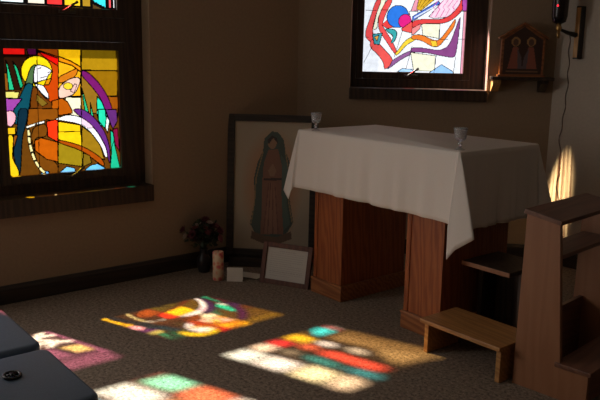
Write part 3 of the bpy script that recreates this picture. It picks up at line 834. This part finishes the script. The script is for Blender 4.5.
# ------------------------------------------------------------------ sanctuary lamp and cord on right wall
t = thing('sanctuary_lamp', 'sanctuary lamp with red flame on a wall bracket in the upper right', 'lamp', (-2.662, RY, 1.43))
bm = NB(); bx(bm, -.006, .030, -.058, -.001, .0, .342, .003); obj('back_plate', bm, M['black'], t)
bm = NB(); bx(bm, -.003, .027, -.0615, -.0585, .010, .332, .001); obj('edge_strip', bm, M['amber'], t)
LXp, LYp = -.038, -.20
bm = NB(); tube(bm, [(.008, -.0620, .155), (-.018, -.12, .168), (LXp+.006, LYp+.006, .188)], [.017, .013, .008], 10); obj('arm', bm, M['black'], t, True)
bm = NB(); lathe(bm, [(.008, .13), (.010, .15), (.010, .175), (.016, .18), (.020, .20), (.014, .21), (.016, .222)], 20, (LXp, LYp, 0)); obj('finial', bm, M['brass'], t, True)
bm = NB(); lathe(bm, [(.018, .2225), (.042, .235), (.050, .27), (.052, .36), (.056, .52), (.053, .52), (.049, .36), (.046, .275), (.01, .25)], 28, (LXp, LYp, 0)); obj('lamp_cup', bm, plain('dark ruby glass', (.008, .003, .003), .25), t, True)
bm = NB(); bmesh.ops.create_uvsphere(bm, u_segments=12, v_segments=8, radius=.0065, matrix=Matrix.Translation((LXp+.012, LYp-.050, .335))); obj('red_flame', bm, M['redflame'], t, True)

bm = NB(); pts = []
for i in range(60):
    s = i/59; z = 1.43+.16-s*1.45
    pts.append((-2.735+.02*math.sin(s*9)*(.3+s)+.05*max(0, s-.35)*math.sin(s*24)*1.0+.03*s+.006*math.sin(s*61), RY-.004, z))
tube(bm, pts, .0032, 6)
tag(obj('lamp_cord', bm, M['cordm'], None, True), 'thin wavy electric cord hanging down the right wall below the sanctuary lamp', 'cord')

# ------------------------------------------------------------------ chairs in left foreground
def chair(label, loc, rz=0):
    t = thing('stacking_chair', label, 'chair', loc, rz, 'slate cushioned chairs facing the altar')
    w, d = .445, .46
    bm = NB(); vs = bx(bm, -w/2, w/2, -d, 0, .365, .425)
    es = [e for e in bm.edges if abs(e.verts[0].co.z-e.verts[1].co.z) > .01]
    bmesh.ops.bevel(bm, geom=es, offset=.035, segments=5, affect='EDGES', profile=.5)
    es = [e for e in bm.edges if abs(e.verts[0].co.z-e.verts[1].co.z) < .001 and len(e.link_faces) == 2 and abs(e.link_faces[0].normal.dot(e.link_faces[1].normal)) < .3]
    bmesh.ops.bevel(bm, geom=es, offset=.016, segments=3, affect='EDGES', profile=.5)
    obj('seat', bm, M['cushion'], t, True)
    bm = NB(); bx(bm, -w/2+.02, w/2-.02, -d+.02, -.03, .345, .3645); obj('seat_frame', bm, M['chrome'], t)
    for sx in (-1, 1):
        bm = NB(); tube(bm, [(sx*.19, -.05, .345), (sx*.195, -.045, .17), (sx*.20, -.035, 0)], .011, 10); obj('leg', bm, M['chrome'], t, True)
        bm = NB(); tube(bm, [(sx*.19, -d+.05, .345), (sx*.195, -d+.03, .17), (sx*.20, -d-.02, 0)], .011, 10); obj('leg', bm, M['chrome'], t, True)
        bm = NB(); tube(bm, [(sx*.205, -d+.04, .355), (sx*.21, -d-.02, .45), (sx*.21, -d-.09, .84)], .010, 10); obj('back_post', bm, M['chrome'], t, True)
    bm = NB(); bx(bm, -.195, .195, -.02, .025, 0, .30, .018, Matrix.Translation((0, -d-.055, .53)) @ Matrix.Rotation(R(10), 4, 'X')); obj('backrest', bm, M['cushion'], t, True)
    return t
c1 = chair('slate-cushioned chair at the left edge of the photo, behind the seat with a trinket', (-2.595, .80, 0))
c2 = chair('slate-cushioned chair in the lower left corner with a dark trinket on its seat', (-2.112, .802, 0))
t = thing('ring_trinket', 'small dark ring-shaped trinket lying on the nearer slate chair seat', 'trinket', (-2.165, .632, .4252))
bm = NB(); tube(bm, [(.027*math.cos(a), .024*math.sin(a), .005) for a in np.linspace(0, 2*PI, 25)[:-1]], .0045, 8, True); obj('ring', bm, M['ring'], t, True)
bm = NB()
for a in (.3, 1.35, 2.4):
    tube(bm, [(.022*math.cos(a), .020*math.sin(a), .005), (0, 0, .009+a*.001), (-.022*math.cos(a), -.020*math.sin(a), .005)], .003, 6)
obj('spokes', bm, M['ring'], t, True)

# ------------------------------------------------------------------ light
sun = bpy.data.lights.new('sun', 'SUN'); sun.energy = 46; sun.angle = R(1.5); sun.color = (1, .95, .86)
so = bpy.data.objects.new('sun', sun); C.objects.link(so)
so.rotation_euler = Vector((.865, .29, -1)).to_track_quat('-Z', 'Y').to_euler()
w = bpy.data.worlds.new('sky'); S.world = w; w.use_nodes = True
bg = w.node_tree.nodes['Background']; bg.inputs['Color'].default_value = (.93, .97, 1, 1); bg.inputs['Strength'].default_value = 1.12

def area(name, loc, to, sx, sy, e, col):
    l = bpy.data.lights.new(name, 'AREA'); l.shape = 'RECTANGLE'; l.size = sx; l.size_y = sy; l.energy = e; l.color = col
    o = bpy.data.objects.new(name, l); C.objects.link(o); o.location = loc
    o.rotation_euler = (Vector(to)-Vector(loc)).to_track_quat('-Z', 'Y').to_euler()
    return o
# fill lights added in the left and rear wall openings to brighten the room
a_ = area('added_fill_left', (XW-.10, -.75, 1.55), (XW+2, -.75, 1.55), 1.55, 1.6, 54, (1, .96, .91))
area('added_fill_rear', (-3.05, SY-.10, 1.75), (-3.05, 3, 1.75), 1.6, 1.3, 4, (1, .93, .84))
# unseen warm spot added for the light patch in the corner, streaked by noise
sp = bpy.data.lights.new('added_corner_spot', 'SPOT'); sp.energy = 4600; sp.spot_size = R(6.8); sp.spot_blend = 1.0; sp.shadow_soft_size = .006; sp.color = (1, .80, .50)
sp.use_nodes = True; nt = sp.node_tree; em = nt.nodes['Emission']
tc = nt.nodes.new('ShaderNodeTexCoord'); mp = nt.nodes.new('ShaderNodeMapping'); mp.inputs['Scale'].default_value = (150, 6, 0)
ns = nt.nodes.new('ShaderNodeTexNoise'); ns.inputs['Scale'].default_value = 1.0; ns.inputs['Detail'].default_value = 3
cr_ = nt.nodes.new('ShaderNodeValToRGB'); cr_.color_ramp.elements[0].position = .42; cr_.color_ramp.elements[0].color = (.10, .03, .008, 1)
cr_.color_ramp.elements[1].position = .58; cr_.color_ramp.elements[1].color = (1, .92, .74, 1)
nt.links.new(tc.outputs['Normal'], mp.inputs['Vector']); nt.links.new(mp.outputs['Vector'], ns.inputs['Vector'])
nt.links.new(ns.outputs['Fac'], cr_.inputs['Fac']); nt.links.new(cr_.outputs['Color'], em.inputs['Color'])
o = bpy.data.objects.new('added_corner_spot', sp); C.objects.link(o); o.location = (-2.45, 4.10, 2.60)
o.rotation_euler = (Vector((-2.735, RY, .30))-Vector(o.location)).to_track_quat('-Z', 'Y').to_euler()

# ------------------------------------------------------------------ camera
f, pitch, roll, yaw, H = 721.265, .196, .0187, .8864, 1.4113
s, c = math.sin(yaw), math.cos(yaw)
fw = Vector((-s*math.cos(pitch), c*math.cos(pitch), -math.sin(pitch))); rt = Vector((c, s, 0)); up = rt.cross(fw)
cr, sr = math.cos(roll), math.sin(roll)
r2 = rt*cr+up*sr; u2 = up*cr-rt*sr
cam = bpy.data.cameras.new('camera'); cam.sensor_width = 36; cam.lens = 36*f/600; cam.clip_start = .02
co = bpy.data.objects.new('camera', cam); C.objects.link(co)
m = Matrix((( r2.x, u2.x, -fw.x), (r2.y, u2.y, -fw.y), (r2.z, u2.z, -fw.z))).to_4x4(); m.translation = (0, 0, H)
co.matrix_world = m
S.camera = co
S.view_settings.view_transform = 'Standard'; S.view_settings.look = 'None'; S.view_settings.gamma = 1
S.view_settings.use_curve_mapping = False; S.view_settings.exposure = 0
S.cycles.transparent_max_bounces = 16; S.cycles.max_bounces = 10; S.cycles.diffuse_bounces = 6
